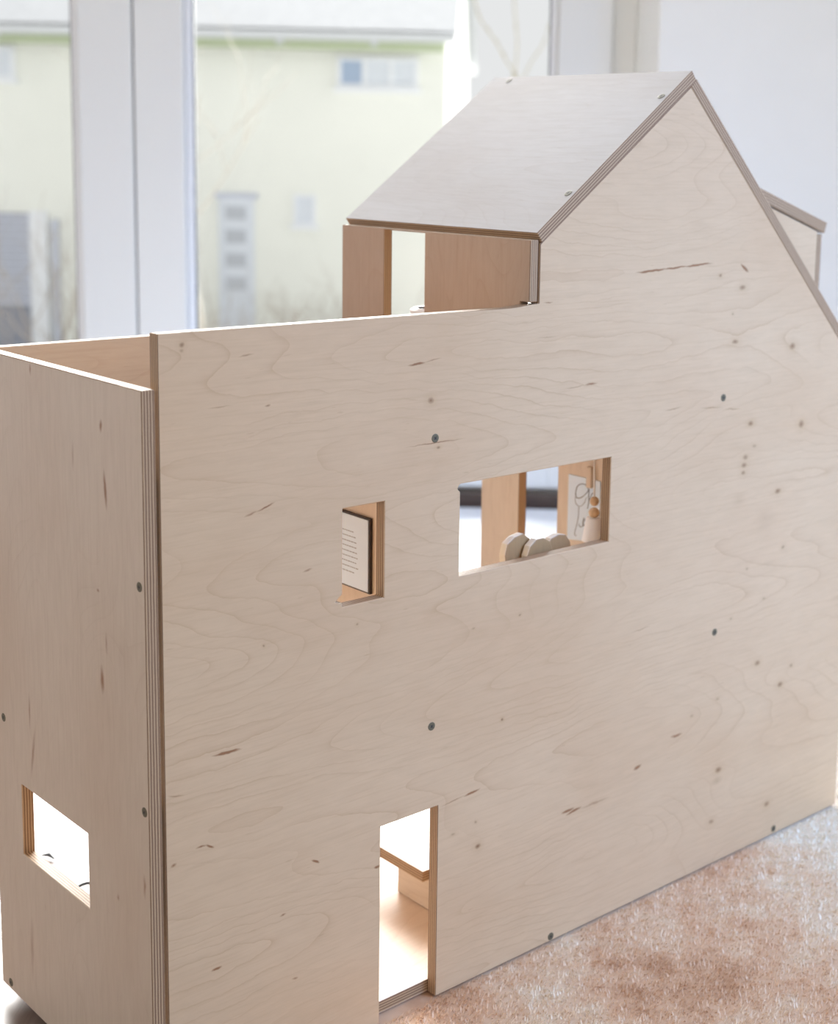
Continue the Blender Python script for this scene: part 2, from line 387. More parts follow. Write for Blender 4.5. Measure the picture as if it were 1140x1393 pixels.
M_WALL = plain('white plaster', (0.92, 0.92, 0.885), 0.85, 0.2, noise=0.012, scale=6)
M_TAUPE = plain('off-white wall paint', (0.80, 0.78, 0.77), 0.9, 0.2)
M_PVC = plain('white window profile', (0.815, 0.815, 0.78), 0.42, 0.4)
M_BEAD = plain('white glazing bead', (0.86, 0.87, 0.885), 0.35, 0.5)
M_SEAL = plain('dark rubber seal', (0.05, 0.06, 0.07), 0.6)
M_THRESH = plain('dark brown threshold', (0.085, 0.055, 0.042), 0.5, noise=0.2, scale=30)
WT = 2.35                                                # head of the window
HW, HG = 3.02, 3.14                                      # wall face, sash face
bm = bmesh.new()
# splayed reveal on the right, wall right of it, lintel, wall left of it
prof = [(0.258, HW), (1.75, HW), (1.75, 3.34), (0.225, 3.34), (0.225, 3.16)]
lo = [bm.verts.new(W(r, h, FZ)) for r, h in prof]; hi = [bm.verts.new(W(r, h, 2.6)) for r, h in prof]
bm.faces.new(lo); bm.faces.new(hi)
for i in range(5): bm.faces.new((lo[i], lo[(i + 1) % 5], hi[(i + 1) % 5], hi[i]))
wall = struct(bevel(mesh_obj('wall_back', bm, M_WALL), 0.006, 3))
bm = bmesh.new(); box(bm, (-2.2, HW, FZ), (-1.88, 3.34, 2.6), W); struct(mesh_obj('trim_3', bm, M_WALL))
bm = bmesh.new(); box(bm, (-2.0, -1.1, FZ), (-1.9, HW, 2.6), W); struct(mesh_obj('wall_left', bm, M_TAUPE))
bm = bmesh.new(); box(bm, (-1.88, HW, WT), (0.225, 3.34, 2.6), W); struct(mesh_obj('trim_1', bm, M_WALL))
bm = bmesh.new(); box(bm, (-2.0, -1.2, 2.6), (1.9, 3.34, 2.7), W); struct(mesh_obj('ceiling', bm, M_WALL))
bm = bmesh.new(); box(bm, (-1.88, 3.125, FZ), (0.225, 3.3, 0.020), W); struct(mesh_obj('trim_2', bm, M_THRESH))

def frame_bm(r0, r1, z0, z1, w0, w1, wb, wt, h0, h1):
    bm = bmesh.new()
    box(bm, (r0, h0, z0), (r0 + w0, h1, z1), W); box(bm, (r1 - w1, h0, z0), (r1, h1, z1), W)
    box(bm, (r0 + w0, h0, z0), (r1 - w1, h1, z0 + wb), W); box(bm, (r0 + w0, h0, z1 - wt), (r1 - w1, h1, z1), W)
    return bm
# outer frame
window = struct(bevel(mesh_obj('window_1', frame_bm(-1.88, 0.225, 0.024, WT, 0.05, 0.052, 0.02, 0.05, 3.158, 3.24), M_PVC), 0.004, 2))
def glass_mat():
    k = NT('window glass')
    out = k.t.nodes['Material Output']
    tr = k.n('ShaderNodeBsdfTransparent'); tr.inputs[0].default_value = (0.97, 0.985, 0.98, 1)
    gl = k.n('ShaderNodeBsdfGlossy'); gl.inputs['Roughness'].default_value = 0.02
    fr = k.n('ShaderNodeFresnel'); fr.inputs[0].default_value = 1.45
    mx = k.n('ShaderNodeMixShader'); k.l(fr.outputs[0], mx.inputs[0]); k.l(tr.outputs[0], mx.inputs[1]); k.l(gl.outputs[0], mx.inputs[2])
    k.l(mx.outputs[0], out.inputs[0])
    return k.m
M_GLASS = glass_mat()
for (a, b, wl, wr) in ((-1.83, -0.8335, 0.11, 0.1145), (-0.8295, 0.173, 0.104, 0.113)):
    s = bevel(mesh_obj('sash', frame_bm(a, b, 0.032, WT - 0.04, wl, wr, 0.064, 0.11, HG, 3.20), M_PVC, window), 0.003, 2)
    bevel(mesh_obj('glazing_bead', frame_bm(a + wl, b - wr, 0.096, WT - 0.15, 0.016, 0.016, 0.016, 0.016, HG + 0.014, 3.185), M_BEAD, s), 0.003, 1)
    mesh_obj('glass_seal', frame_bm(a + wl + 0.016, b - wr - 0.016, 0.112, WT - 0.166, 0.003, 0.003, 0.003, 0.003, HG + 0.02, 3.178), M_SEAL, s)
    bm = bmesh.new(); vv = [bm.verts.new(W(r, 3.165, z)) for r, z in ((a + wl + .01, .10), (b - wr - .01, .10), (b - wr - .01, WT - .16), (a + wl + .01, WT - .16))]; bm.faces.new(vv)
    mesh_obj('pane', bm, M_GLASS, s)
bm = bmesh.new(); box(bm, (-0.8335, HG + 0.012, 0.04), (-0.8295, 3.19, WT - 0.05), W); mesh_obj('seal', bm, M_SEAL, window)

# ================================================================== doll house
house = thing('dollhouse', 'large birch plywood dollhouse with gabled roof standing before the window', 'dollhouse')
D = 0.283
# facade: low terrace part on the left, steep gable on the right
fac = [(0, 0), (0.2041, 0), (0.2041, 0.1815), (0.2035, 0.1825), (0.2674, 0.1825), (0.2674, 0), (0.8822, 0), (0.8822, 0.5142),
       (0.5706, 0.8196), (0.3763, 0.6745), (0.3763, 0.6222), (0.364, 0.6216), (0.354, 0.6206), (0.341, 0.6198), (0.0, 0.6198)]
w_small = [(0.1632, 0.3851), (0.2058, 0.3851), (0.2058, 0.4674), (0.1632, 0.4674), (0.1632, 0.3955), (0.1608, 0.3945), (0.1585, 0.3925), (0.1560, 0.3903), (0.1600, 0.3890), (0.1632, 0.3890)]
w_large = [(0.2880, 0.3882), (0.4762, 0.3882), (0.4762, 0.4707), (0.2885, 0.4707), (0.2862, 0.4690), (0.2850, 0.4668), (0.2862, 0.4650), (0.2880, 0.4638)]
facade = panel('facade_panel', fac, (0, 0, 0), X, Z, Y, holes=[w_small, w_large], mat=M_FACADE, parent=house, uvoff=(0, 0))
# left side panel, its window, grain upright; U is y, V is z
side = panel('side_panel', [(0, 0), (0.2755, 0), (0.2755, 0.5798), (0, 0.5798)], (-0.0135, 0, 0), Y, Z, X, t=0.0108,
             holes=[[(0.1002, 0.1432), (0.2231, 0.1432), (0.2231, 0.2075), (0.1002, 0.2075)]], grain='v', mat=M_SIDE, parent=house, uvoff=(0, 0))
right = panel('side_panel', [(T, 0), (D, 0), (D, 0.5085), (T, 0.5085)], (0.8707, 0, 0), Y, Z, X, grain='v', parent=house)
# floors
panel('floor_panel', [(0.0, T + .0003), (0.870, T + .0003), (0.870, D), (0.0, D)], (0, 0, 0), X, Y, Z, parent=house)
panel('floor_panel', [(0.0, T + .0003), (0.870, T + .0003), (0.870, D), (0.0, D)], (0, 0, 0.2528), X, Y, Z, parent=house)
panel('floor_panel', [(0.0, T + .0003), (0.870, T + .0003), (0.870, D - T), (0.0, D - T)], (0, 0, 0.507), X, Y, Z, parent=house)
# low rear parapet round the terrace
panel('parapet_panel', [(-0.0135, 0.507), (0.3645, 0.507), (0.3645, 0.5798), (-0.0135, 0.5798)], (0, 0.2757, 0), X, Z, Y, mat=birch('shaded terrace veneer', base=(0.49, 0.335, 0.195), rings=0.6, wav=0.8), parent=house)  # orange-brown birch, darkened to stand in for shade in the terrace corner
# attic wall under the left eave: near panel rests on the facade's shoulder, doorway, far panel, lintel strip
def cross_wall(x, z0, z1, y0, o0, o1, y1, tab=None, mat=None):
    ol = [(y0, z0), (o0, z0), (o0, z1 - 0.004), (o1, z1 - 0.004), (o1, z0), (y1, z0), (y1, z1), (y0, z1)]
    if tab is not None: ol = [(y0, z0), (o0, z0), (o0, z1 - 0.0015), (o1, z1 - 0.0015), (o1, z0), (y1, z0), (y1, z1), (0.0002, z1), (0.0002, tab), (y0, tab)]
    return panel('partition_wall', ol, (x, 0, 0), Y, Z, X, t=0.0100 if tab else T, grain='v', mat=mat or M_INNER, parent=house)
cross_wall(0.3648, 0.5188, 0.6785, T + .0005, 0.1467, 0.2090, 0.2782, tab=0.6236, mat=M_ATTIC_SHADE)
cross_wall(0.56, 0.2646, 0.5066, T + .0003, 0.1562, 0.2163, 0.2785)
cross_wall(0.26, 0.2646, 0.5066, T + .0003, 0.155, 0.2163, 0.2785)
cross_wall(0.56, 0.0118, 0.2525, T + .0003, 0.155, 0.2163, 0.2785)
# roof
def roof(a, b, y0, y1, mat):
    a, b = Vector((a[0], 0, a[1])), Vector((b[0], 0, b[1]))
    L = (b - a).length; d = (b - a) / L; n = Vector((d.z, 0, -d.x))
    return panel('roof_panel', [(y0, 0), (y1, 0), (y1, L), (y0, L)], a, Y, d, n, grain='u', mat=mat, parent=house, uvoff=(2, 3)), a, d
lroof, ra, rd = roof((0.3722, 0.6844), (0.5719, 0.8351), 0.0, D, M_ROOF)
rroof, _, _ = roof((0.5788, 0.8276), (0.8990, 0.5138), 0.0, D, M_ROOF)
# dormer on the right slope
def dormer_pt(x, z): return (x, z)
dx0, dx1 = 0.735, 0.8870
def dz(x): return 0.7214 - (x - 0.765) * 0.3135
dl = math.hypot(dx1 - dx0, dz(dx1) - dz(dx0))
dd = Vector((dx1 - dx0, 0, dz(dx1) - dz(dx0))).normalized()
panel('dormer_roof', [(0.0595, 0), (0.215, 0), (0.215, dl), (0.0595, dl)], (dx0, 0, dz(dx0)), Y, dd, Vector((dd.z, 0, -dd.x)), t=0.0125, grain='u', mat=M_ROOF, parent=house)
def under(x): return dz(x) - 0.0135
def slope(x): return 0.8276 - 0.98 * (x - 0.5788)
chk = [(0.765, slope(0.765) + .0005), (0.8715, slope(0.8715) + .0005), (0.8715, under(0.8715) - .001), (0.765, under(0.765) - 0.001)]
for y in (0.061, 0.2023): panel('dormer_cheek', chk, (0, y, 0), X, Z, Y, grain='u', mat=M_FACADE, parent=house, uvoff=(0.1, -0.03))
dfz0 = slope(0.8822) + 0.001; dfz1 = under(0.8822) - 0.001
panel('dormer_front', [(0.0612, dfz0), (0.2138, dfz0), (0.2138, dfz1), (0.0612, dfz1)], (0.8718, 0, 0), Y, Z, X, t=0.0085, mat=M_INNER, parent=house,
      holes=[[(0.095, dfz0 + 0.03), (0.18, dfz0 + 0.03), (0.18, dfz1 - 0.03), (0.095, dfz1 - 0.03)]])
for x, z in ((0.2589, 0.5142), (0.6399, 0.5121), (0.2590, 0.2585), (0.6424, 0.2628), (0.4124, 0.0047), (0.7629, 0.0064)):
    screw(facade, (x, 0, z), (0, -1, 0), random.random())
for y, z in ((0.0078, 0.4337), (0.2541, 0.2584), (0.0066, 0.2593), (0.2581, 0.0069)):
    screw(side, (-0.0135, y, z), (-1, 0, 0), random.random())
rn = Vector((-rd.z, 0, rd.x))
for x, y in ((0.5381, 0.0085), (0.4178, 0.0086), (0.5660, 0.2532)):
    s_ = (x - ra.x) / rd.x
    screw(lroof, ra + rd * s_ + Y * y, rn, random.random())

# ================================================================== inside the doll house
M_PAPER = plain('white card', (0.72, 0.83, 0.96), 0.6, 0.3)
M_BACKING = plain('black backing board', (0.045, 0.03, 0.026), 0.6)
M_INK = plain('grey ink', (0.10, 0.09, 0.11), 0.6)
# framed text card on the partition behind the small window
t1 = thing('text_card', 'white printed text card on a black backing, on the wall behind the small window', 'card', (0.2574, 0.113, 0.357))
bm = bmesh.new(); box(bm, (0.2570, 0.0872, 0.3570), (0.2598, 0.1450, 0.4270)); mesh_obj('backing', bm, M_BACKING, t1)
bm = bmesh.new(); box(bm, (0.2562, 0.0892, 0.3586), (0.2570, 0.1435, 0.4252)); mesh_obj('card', bm, M_PAPER, t1)
bm = bmesh.new()
rows = [(0.111, 0.134), (0.1075, 0.138), (0.1065, 0.1395), (0.1065, 0.139), (0.1055, 0.139), (0.1045, 0.1395), (0.1065, 0.137), (0.1035, 0.1395), (0.1095, 0.133)]
rnd = random.Random(4)
for i, (y0, y1) in enumerate(rows):
    z = 0.4098 - i * 0.00475; y = y0
    while y < y1:
        w = rnd.uniform(0.0016, 0.0042); y_ = min(y + w, y1)
        box(bm, (0.25605, y, z), (0.25621, y_, z + 0.00075)); y = y_ + 0.0008
mesh_obj('printed_lines', bm, plain('pale grey ink', (0.27, 0.30, 0.36), 0.6), t1)
# handwritten card on the centre partition behind the wide window
t2 = thing('handwritten_card', 'white card with looped black handwriting, on the wall behind the wide window', 'card', (0.5595, 0.115, 0.35))
c2 = [(0.0918, 0.3540), (0.1386, 0.3480), (0.1386, 0.4188), (0.0918, 0.4192)]
bm = bmesh.new(); A = [bm.verts.new((0.5587, y, z)) for y, z in c2]; B = [bm.verts.new((0.5597, y, z)) for y, z in c2]
bm.faces.new(A); bm.faces.new(B)
for i in range(4): bm.faces.new((A[i], A[(i + 1) % 4], B[(i + 1) % 4], B[i]))
mesh_obj('card', bm, M_PAPER, t2)
bm = bmesh.new()
for i, st in enumerate(STROKES):
    r = (0.00042, 0.00026, 0.00038, 0.00036, 0.0004, 0.00032)[i]
    tube(bm, [(0.5586, p[0], p[1]) for p in spline([(y, z, 0) for y, z in st], 6)], r, 5)
mesh_obj('handwriting', bm, M_INK, t2)
bm = bmesh.new(); box(bm, (0.5540, 0.1012, 0.4106), (0.5586, 0.1085, 0.4330))
clip = bevel(mesh_obj('clip', bm, M_INNER, t2), 0.0006); clip['label'] = 'small wooden clip at the top of the card'
# toy pendant lamp
M_BEADS = plain('pale turned wood', (0.72, 0.50, 0.30), 0.45, noise=0.08, scale=90)
M_SHADE = plain('white lamp shade', (0.93, 0.93, 0.96), 0.5)
M_CORD = plain('white cord', (0.85, 0.82, 0.80), 0.8)
LX, LY = 0.507, 0.050
t3 = thing('toy_pendant_lamp', 'tiny pendant lamp, two wooden beads over a white shade, behind the wide window', 'lamp', (LX, LY, 0.5068))
bm = bmesh.new(); tube(bm, [(LX - .0022, LY, 0.5068), (LX - .0018, LY, 0.46), (LX - .0004, LY, 0.4185)], 0.0010, 8); mesh_obj('cord', bm, M_CORD, t3)
for z, r in ((0.4138, 0.0046), (0.4022, 0.0055)):
    bm = bmesh.new(); bmesh.ops.create_uvsphere(bm, u_segments=16, v_segments=10, radius=r, matrix=Matrix.Translation((LX, LY, z)) @ Matrix.Diagonal((1, 1, 1.06 if r < .005 else .95, 1)))
    mesh_obj('wooden_bead', bm, M_BEADS, t3, True)
bm = bmesh.new(); lathe(bm, [(0.0070, 0.3975), (0.0078, 0.3970), (0.0116, 0.3735), (0.0106, 0.3735)], (LX, LY, 0), 28); mesh_obj('shade', bm, M_SHADE, t3)
# counter with three round discs standing on it
t4 = thing('toy_counter', 'plain birch toy counter under the wide window inside the dollhouse', 'counter', (0.42, 0.035, 0.2646))
bm = bmesh.new(); box(bm, (0.345, 0.0135, 0.3585), (0.475, 0.058, 0.3645)); bevel(mesh_obj('countertop', bm, M_WOOD, t4), 0.0006)
for x in (0.350, 0.462):
    bm = bmesh.new(); box(bm, (x, 0.016, 0.2646), (x + 0.008, 0.056, 0.3585)); mesh_obj('end_panel', bm, M_WOOD, t4)
M_DISC_SHADE = birch('shaded disc birch', base=(0.43, 0.27, 0.13), rings=0.3)  # darkened for faces in shade; the rim below is lightened as lit edge
M_DISC_LIT = plain('lit disc rim', (0.86, 0.76, 0.60), 0.4)
DISC = [(0.3905, 0.0330, 0.3835, 0.0190, 0.2, 'leftmost of three faceted round wooden discs behind the wide window'),
        (0.4085, 0.0235, 0.3812, 0.0170, 0.75, 'middle, lowest of three faceted round wooden discs behind the wide window'),
        (0.4420, 0.0330, 0.3765, 0.0180, 0.45, 'rightmost of three faceted round wooden discs behind the wide window')]
for cx, cy, cz, r, ph, lab in DISC:
    bm = bmesh.new(); n = 11; uvl = bm.loops.layers.uv.new('UVMap')
    P = [(r * (1 + 0.035 * math.sin(3 * k + 9 * ph)) * math.cos(ph + 2 * math.pi * k / n), r * (1 + 0.035 * math.sin(3 * k + 9 * ph)) * math.sin(ph + 2 * math.pi * k / n)) for k in range(n)]
    zmin = min(p[1] for p in P); P = [(p[0], max(p[1], 0.3646 - cz)) for p in P]
    t_ = 0.0075
    F = [bm.verts.new((cx + p[0], cy, cz + p[1])) for p in P]; Bk = [bm.verts.new((cx + p[0] - 0.001, cy + t_, cz + p[1])) for p in P]
    for vs_ in (F, Bk):
        f = bm.faces.new(vs_)
        for lp in f.loops: lp[uvl].uv = (lp.vert.co.z + ph, lp.vert.co.x)
    for k in range(n): bm.faces.new((F[k], F[(k + 1) % n], Bk[(k + 1) % n], Bk[k])).material_index = 1
    o = mesh_obj('wooden_disc', bm, [M_DISC_SHADE, M_DISC_LIT], None, False, (cx, cy + t_ / 2, cz - r))
    tag(bevel(o, 0.0010, 2), lab, 'wooden disc', 'round discs on the toy counter')
# toy table behind the doorway
t5 = thing('toy_table', 'birch plywood toy table seen through the doorway at the bottom', 'table', (0.40, 0.14, 0.0116))
panel('tabletop', [(0.3346, 0.1013), (0.46, 0.1013), (0.46, 0.215), (0.3346, 0.215)], (0, 0, 0.0464), X, Y, Z, parent=t5, mat=M_WOOD)
for x in (0.346, 0.436):
    panel('leg_panel', [(0.104, 0.0117), (0.1550, 0.0117), (0.1550, 0.0462), (0.104, 0.0462)], (x, 0, 0), Y, Z, X, parent=t5, grain='u', mat=M_INNER)
for o in t5.children: o.location = -t5.location
# white stool with a wire loop in the attic, seen through the attic doorway
M_WHITE = plain('white painted wood', (0.86, 0.86, 0.89), 0.45)
M_BLACK = plain('black wire', (0.02, 0.022, 0.03), 0.4)
t6 = thing('toy_stool', 'white toy stool behind the attic doorway at the terrace', 'stool', (0.415, 0.19, 0.5187))
bm = bmesh.new(); lathe(bm, [(0.019, 0.5925), (0.022, 0.5945), (0.022, 0.5975), (0.019, 0.5995)], (0.411, 0.190, 0), 24); mesh_obj('seat', bm, M_WHITE, t6, False)
for k in range(3):
    a = 2 * math.pi * k / 3 + 0.4
    bm = bmesh.new(); tube(bm, [(0.411 + 0.017 * math.cos(a), 0.190 + 0.017 * math.sin(a), 0.5188), (0.411 + 0.012 * math.cos(a), 0.190 + 0.012 * math.sin(a), 0.5927)], 0.0025, 8); mesh_obj('leg', bm, M_WHITE, t6)
def local(px, py, pz): return Vector((px, py, pz))
bm = bmesh.new()
tube(bm, spline([(0.3925, 0.1895, 0.6007), (0.402, 0.184, 0.6007), (0.412, 0.180, 0.6007), (0.417, 0.178, 0.6035), (0.411, 0.181, 0.6070), (0.405, 0.184, 0.6062), (0.399, 0.187, 0.6035)], 6), 0.0012, 6)
tag(mesh_obj('wire_loop', bm, M_BLACK, None, True, (0.405, 0.185, 0.5996)), 'thin looped black wire lying on the white toy stool in the attic', 'wire')
# black cord on the floor behind the house, seen through the side window
bm = bmesh.new()
tube(bm, spline([(0.116, 0.398, -0.0085), (0.1230, 0.4035, -0.0060), (0.1330, 0.4020, -0.0050), (0.1365, 0.3940, -0.0065), (0.1350, 0.3865, -0.0092)], 6), 0.0016, 8)
tag(mesh_obj('cord_end', bm, M_BLACK, None, True, (0.129, 0.395, -0.0108)), 'short curved black cord on the floor, seen low in the side window', 'cord')
bm = bmesh.new()
tube(bm, [(0.128, 0.499, -0.0095), (0.132, 0.491, -0.0070), (0.134, 0.482, -0.0095)], [0.0008, 0.0024, 0.0006], 6)
tag(mesh_obj('wood_chip', bm, M_BLACK, None, False, (0.1315, 0.491, -0.0108)), 'tiny black chip on the floor, left of the cord in the side window', 'chip')

# ================================================================== rug
def rug_color(k):
    co = k.coord('Object')
    a = k.noise(k.mapping(co, (1, 1, 0), (3.35, 1.2, 0)), 5.2, 3, 0.55)
    b = k.noise(k.mapping(co, (1, 1, 0)), 26, 3, 0.6)
    s = k.math('ADD', k.math('MULTIPLY', a, 0.72), k.math('MULTIPLY', b, 0.28))
    # light past the house painted in: paler towards the right-hand end
    sep = k.n('ShaderNodeSeparateXYZ'); k.l(co, sep.inputs[0])
    end = k.n('ShaderNodeMapRange'); end.inputs['From Min'].default_value = 0.62; end.inputs['From Max'].default_value = 0.98
    end.inputs['To Min'].default_value = 0.0; end.inputs['To Max'].default_value = 0.34; k.l(k.math('ADD', sep.outputs[0], k.math('MULTIPLY', sep.outputs[1], 0.55)), end.inputs[0])
    s = k.math('ADD', s, end.outputs[0])
    c = k.ramp(s, [(0.38, (0.72, 0.47, 0.305)), (0.46, (0.88, 0.65, 0.465)), (0.56, (0.95, 0.80, 0.625)), (0.67, (0.98, 0.92, 0.79))])
    return c
k = NT('hide rug skin'); M_SKIN = k.done(k.mix(1.0, rug_color(k), (0.80, 0.70, 0.62), 'MULTIPLY'), 0.95, 0.05)
k = NT('hide rug pile')
geo = k.n('ShaderNodeNewGeometry')
rnd_v = k.math('ADD', k.math('MULTIPLY', geo.outputs['Random Per Island'], 0.16), 0.95)
hs = k.n('ShaderNodeHueSaturation'); k.l(rug_color(k), hs.inputs['Color']); k.l(rnd_v, hs.inputs['Value'])
M_PILE = k.done(hs.outputs[0], 0.75, 0.25)
rug = thing('rug', 'soft hide rug with tan and cream patches, under and before the dollhouse', 'rug')
out = []
for i in range(64):
    a = 2 * math.pi * i / 64
    r = 1 + 0.05 * math.sin(3 * a + 1) + 0.03 * math.sin(7 * a)
    out.append((0.86 + 0.83 * r * math.copysign(abs(math.cos(a)) ** 0.7, math.cos(a)), -0.26 + 0.62 * r * math.copysign(abs(math.sin(a)) ** 0.7, math.sin(a))))
bm = bmesh.new()
lo = [bm.verts.new((x, y, -0.0115)) for x, y in out]; hi = [bm.verts.new((0.86 + (x - .86) * .99, -.26 + (y + .26) * .99, -0.0025)) for x, y in out]
bm.faces.new(lo); bm.faces.new(hi)
for i in range(64): bm.faces.new((lo[i], lo[(i + 1) % 64], hi[(i + 1) % 64], hi[i]))
mesh_obj('skin', bm, M_SKIN, rug)
rng = np.random.default_rng(3)
n = 300000
px = rng.uniform(0.12, 1.62, n); py = rng.uniform(-0.62, 0.30, n)
oa = np.array(out); 
keep = (((px - 0.86) / 0.80) ** 4 + ((py + 0.26) / 0.59) ** 4 < 1) & ~((px < 0.892) & (py > -0.0003))
px, py = px[keep], py[keep]; n = len(px)
clump = np.sin(px * 210 + 3 * np.sin(py * 160)) + np.sin(py * 230 + 2 * np.sin(px * 190))
ang = rng.uniform(0, 2 * np.pi, n) * 0.55 + clump * 0.4 + 3.6
ln = rng.uniform(0.004, 0.009, n); lean = rng.uniform(0.35, 1.0, n) * ln * 0.75
hz = np.sqrt(np.maximum(ln ** 2 - lean ** 2, 1e-8)) * 0.75
wd = rng.uniform(0.0004, 0.0007, n)
dx_, dy_ = np.cos(ang), np.sin(ang)
near = (px < 0.90) & (py + dy_ * lean > -0.0015); dy_ = np.where(near, -np.abs(dy_) * 0.15, dy_)
co = np.zeros((n, 5, 3), np.float32)
for i, (t_, w_, z_) in enumerate(((0, -1, 0), (0, 1, 0), (0.5, 0.85, 0.65), (0.5, -0.85, 0.65), (1, 0, 1))):
    co[:, i, 0] = px + dx_ * lean * t_ - dy_ * wd * w_; co[:, i, 1] = py + dy_ * lean * t_ + dx_ * wd * w_; co[:, i, 2] = -0.0040 + np.minimum(hz, 0.0062) * z_
me = bpy.data.meshes.new('pile')
me.vertices.add(n * 5); me.vertices.foreach_set('co', co.ravel())
idx = np.arange(n, dtype=np.int32)[:, None] * 5
lp = np.concatenate([idx + 0, idx + 1, idx + 2, idx + 3, idx + 3, idx + 2, idx + 4], 1).ravel().astype(np.int32)
me.loops.add(n * 7); me.loops.foreach_set('vertex_index', lp)
me.polygons.add(n * 2); st_ = np.stack([idx[:, 0] // 5 * 7, idx[:, 0] // 5 * 7 + 4], 1).ravel().astype(np.int32)
me.polygons.foreach_set('loop_start', st_)
me.update(calc_edges=True); me.validate()
me.materials.append(M_PILE)
pile = bpy.data.objects.new('pile', me); link(pile, rug); pile['kind'] = 'stuff'

# white sheet added along the window to stand in for floor glare
M_GLARE = plain('white floor glare', (0.90, 0.90, 0.90), 0.9, 0.2, noise=0.04, scale=60)
bm = bmesh.new(); box(bm, (-1.15, 2.30, FZ + 0.0005), (0.62, 3.105, FZ + 0.0065), W)
tag(bevel(mesh_obj('floor_glare', bm, M_GLARE, None, False, tuple(W(-0.25, 2.7, FZ + 0.0005))), 0.003, 2), 'white sheet added for the glare on the floor along the window, glimpsed through the wide window', 'mat')

# ================================================================== outside
GZ = -3.4
M_YARD = plain('pale paved yard', (0.44, 0.44, 0.43), 0.9, 0.2, noise=0.05, scale=0.6)
bm = bmesh.new(); box(bm, (-60, 5, GZ - 0.3), (60, 90, GZ), W); y_ = struct(mesh_obj('ground', bm, M_YARD))
M_GREEN = plain('pale green render', (0.87, 0.88, 0.82), 0.9, 0.15, noise=0.02, scale=0.7)
def tile_mat():
    k = NT('grey roof tiles')
    co = k.coord('UV')
    br = k.n('ShaderNodeTexBrick'); br.inputs['Scale'].default_value = 3.0; br.inputs['Mortar Size'].default_value = 0.02
    br.inputs['Color1'].default_value = (0.45, 0.465, 0.49, 1); br.inputs['Color2'].default_value = (0.50, 0.515, 0.54, 1); br.inputs['Mortar'].default_value = (0.38, 0.395, 0.42, 1)
    k.l(co, br.inputs['Vector'])
    return k.done(br.outputs[0], 0.6)
M_TILES = tile_mat()
M_GUTTER = plain('pale zinc gutter', (0.66, 0.68, 0.70), 0.4)
M_FRAME2 = plain('white outside window frame', (0.85, 0.87, 0.9), 0.5)
M_DARKPANE = plain('blue grey window pane', (0.38, 0.48, 0.64), 0.12, 0.6)
M_DOORPANE = plain('grey door pane', (0.50, 0.53, 0.58), 0.15, 0.6)
M_BLIND = plain('pale blind behind pane', (0.72, 0.76, 0.82), 0.5)
M_GARAGE = plain('grey garage slats', (0.58, 0.61, 0.70), 0.6)
nh = thing('neighbour_house', 'pale green rendered house with grey roof across the yard outside', 'house', W(-6, 25, GZ))
def hb(name, a, b, m, parent=nh, bev=0):
    bm = bmesh.new(); box(bm, a, b, W)
    o = mesh_obj(name, bm, m, parent)
    if parent is nh: o.location = -nh.location
    else: o.location = (0, 0, 0)
    return o
bm = bmesh.new()
gw = [(25, GZ), (25, 2.78), (29.5, 6.12), (34, 2.78), (34, GZ)]
A = [bm.verts.new(W(-16, h, z)) for h, z in gw]; B = [bm.verts.new(W(-1.38, h, z)) for h, z in gw]
bm.faces.new(A); bm.faces.new(B)
for i in range(5): bm.faces.new((A[i], A[(i + 1) % 5], B[(i + 1) % 5], B[i]))
mesh_obj('wall', bm, M_GREEN, nh).location = -nh.location
# roof, two slopes with overhang
bm = bmesh.new(); uvl = bm.loops.layers.uv.new('UVMap')
def quad(pts):
    vv = [bm.verts.new(W(*p)) for p in pts]; f = bm.faces.new(vv)
    for lp_, uv in zip(f.loops, ((0, 0), (14.9, 0), (14.9, 6.2), (0, 6.2))): lp_[uvl].uv = uv
ez = 2.56
for o_ in (0.0, 0.16):
    quad([(-16.2, 24.55, ez + o_), (-1.20, 24.55, ez + o_), (-1.20, 29.5, ez + 3.7 + o_), (-16.2, 29.5, ez + 3.7 + o_)])
    quad([(-16.2, 34.45, ez + o_), (-1.20, 34.45, ez + o_), (-1.20, 29.5, ez + 3.7 + o_), (-16.2, 29.5, ez + 3.7 + o_)])
o = mesh_obj('roof', bm, M_TILES, nh); o.location = -nh.location
g_ = hb('gutter', (-16.2, 24.45, ez - 0.02), (-1.20, 24.60, ez + 0.12), M_GUTTER)
hb('eave_shade_strip', (-16.2, 24.66, ez - 0.16), (-1.40, 24.72, ez + 0.04), plain('olive eave shade', (0.50, 0.57, 0.38), 0.8))  # strip added to paint the greenish shade below the eave
for i in range(9):
    hb('rafter_end', (-15.0 + i * 1.55, 24.6, ez - 0.10), (-14.9 + i * 1.55, 24.7, ez + 0.1), M_GUTTER)
def win(r0, r1, z0, z1, cols, mats, fw=0.07):
    bm = bmesh.new()
    for q in ((r0, z0, r1, z0 + fw), (r0, z1 - fw, r1, z1), (r0, z0 + fw, r0 + fw, z1 - fw), (r1 - fw, z0 + fw, r1, z1 - fw)):
        box(bm, (q[0], 24.93, q[1]), (q[2], 25.02, q[3]), W)
    for i in range(1, cols):
        x = r0 + (r1 - r0) * i / cols; box(bm, (x - fw / 2, 24.93, z0 + fw), (x + fw / 2, 25.02, z1 - fw), W)
    f = mesh_obj('window', bm, M_FRAME2, nh); f.location = -nh.location
    for i in range(cols):
        a = r0 + (r1 - r0) * i / cols + fw / 2; b = r0 + (r1 - r0) * (i + 1) / cols - fw / 2
        bm = bmesh.new(); box(bm, (a, 24.97, z0 + fw * .7), (b, 25.01, z1 - fw * .7), W)
        mesh_obj('pane', bm, mats[i % len(mats)], f).location = (0, 0, 0)
    s = hb('window_sill', (r0 - 0.05, 24.88, z0 - 0.07), (r1 + 0.05, 25.0, z0), M_FRAME2)
win(-3.20, -1.84, 1.80, 2.32, 3, [M_DARKPANE, M_BLIND, M_BLIND])
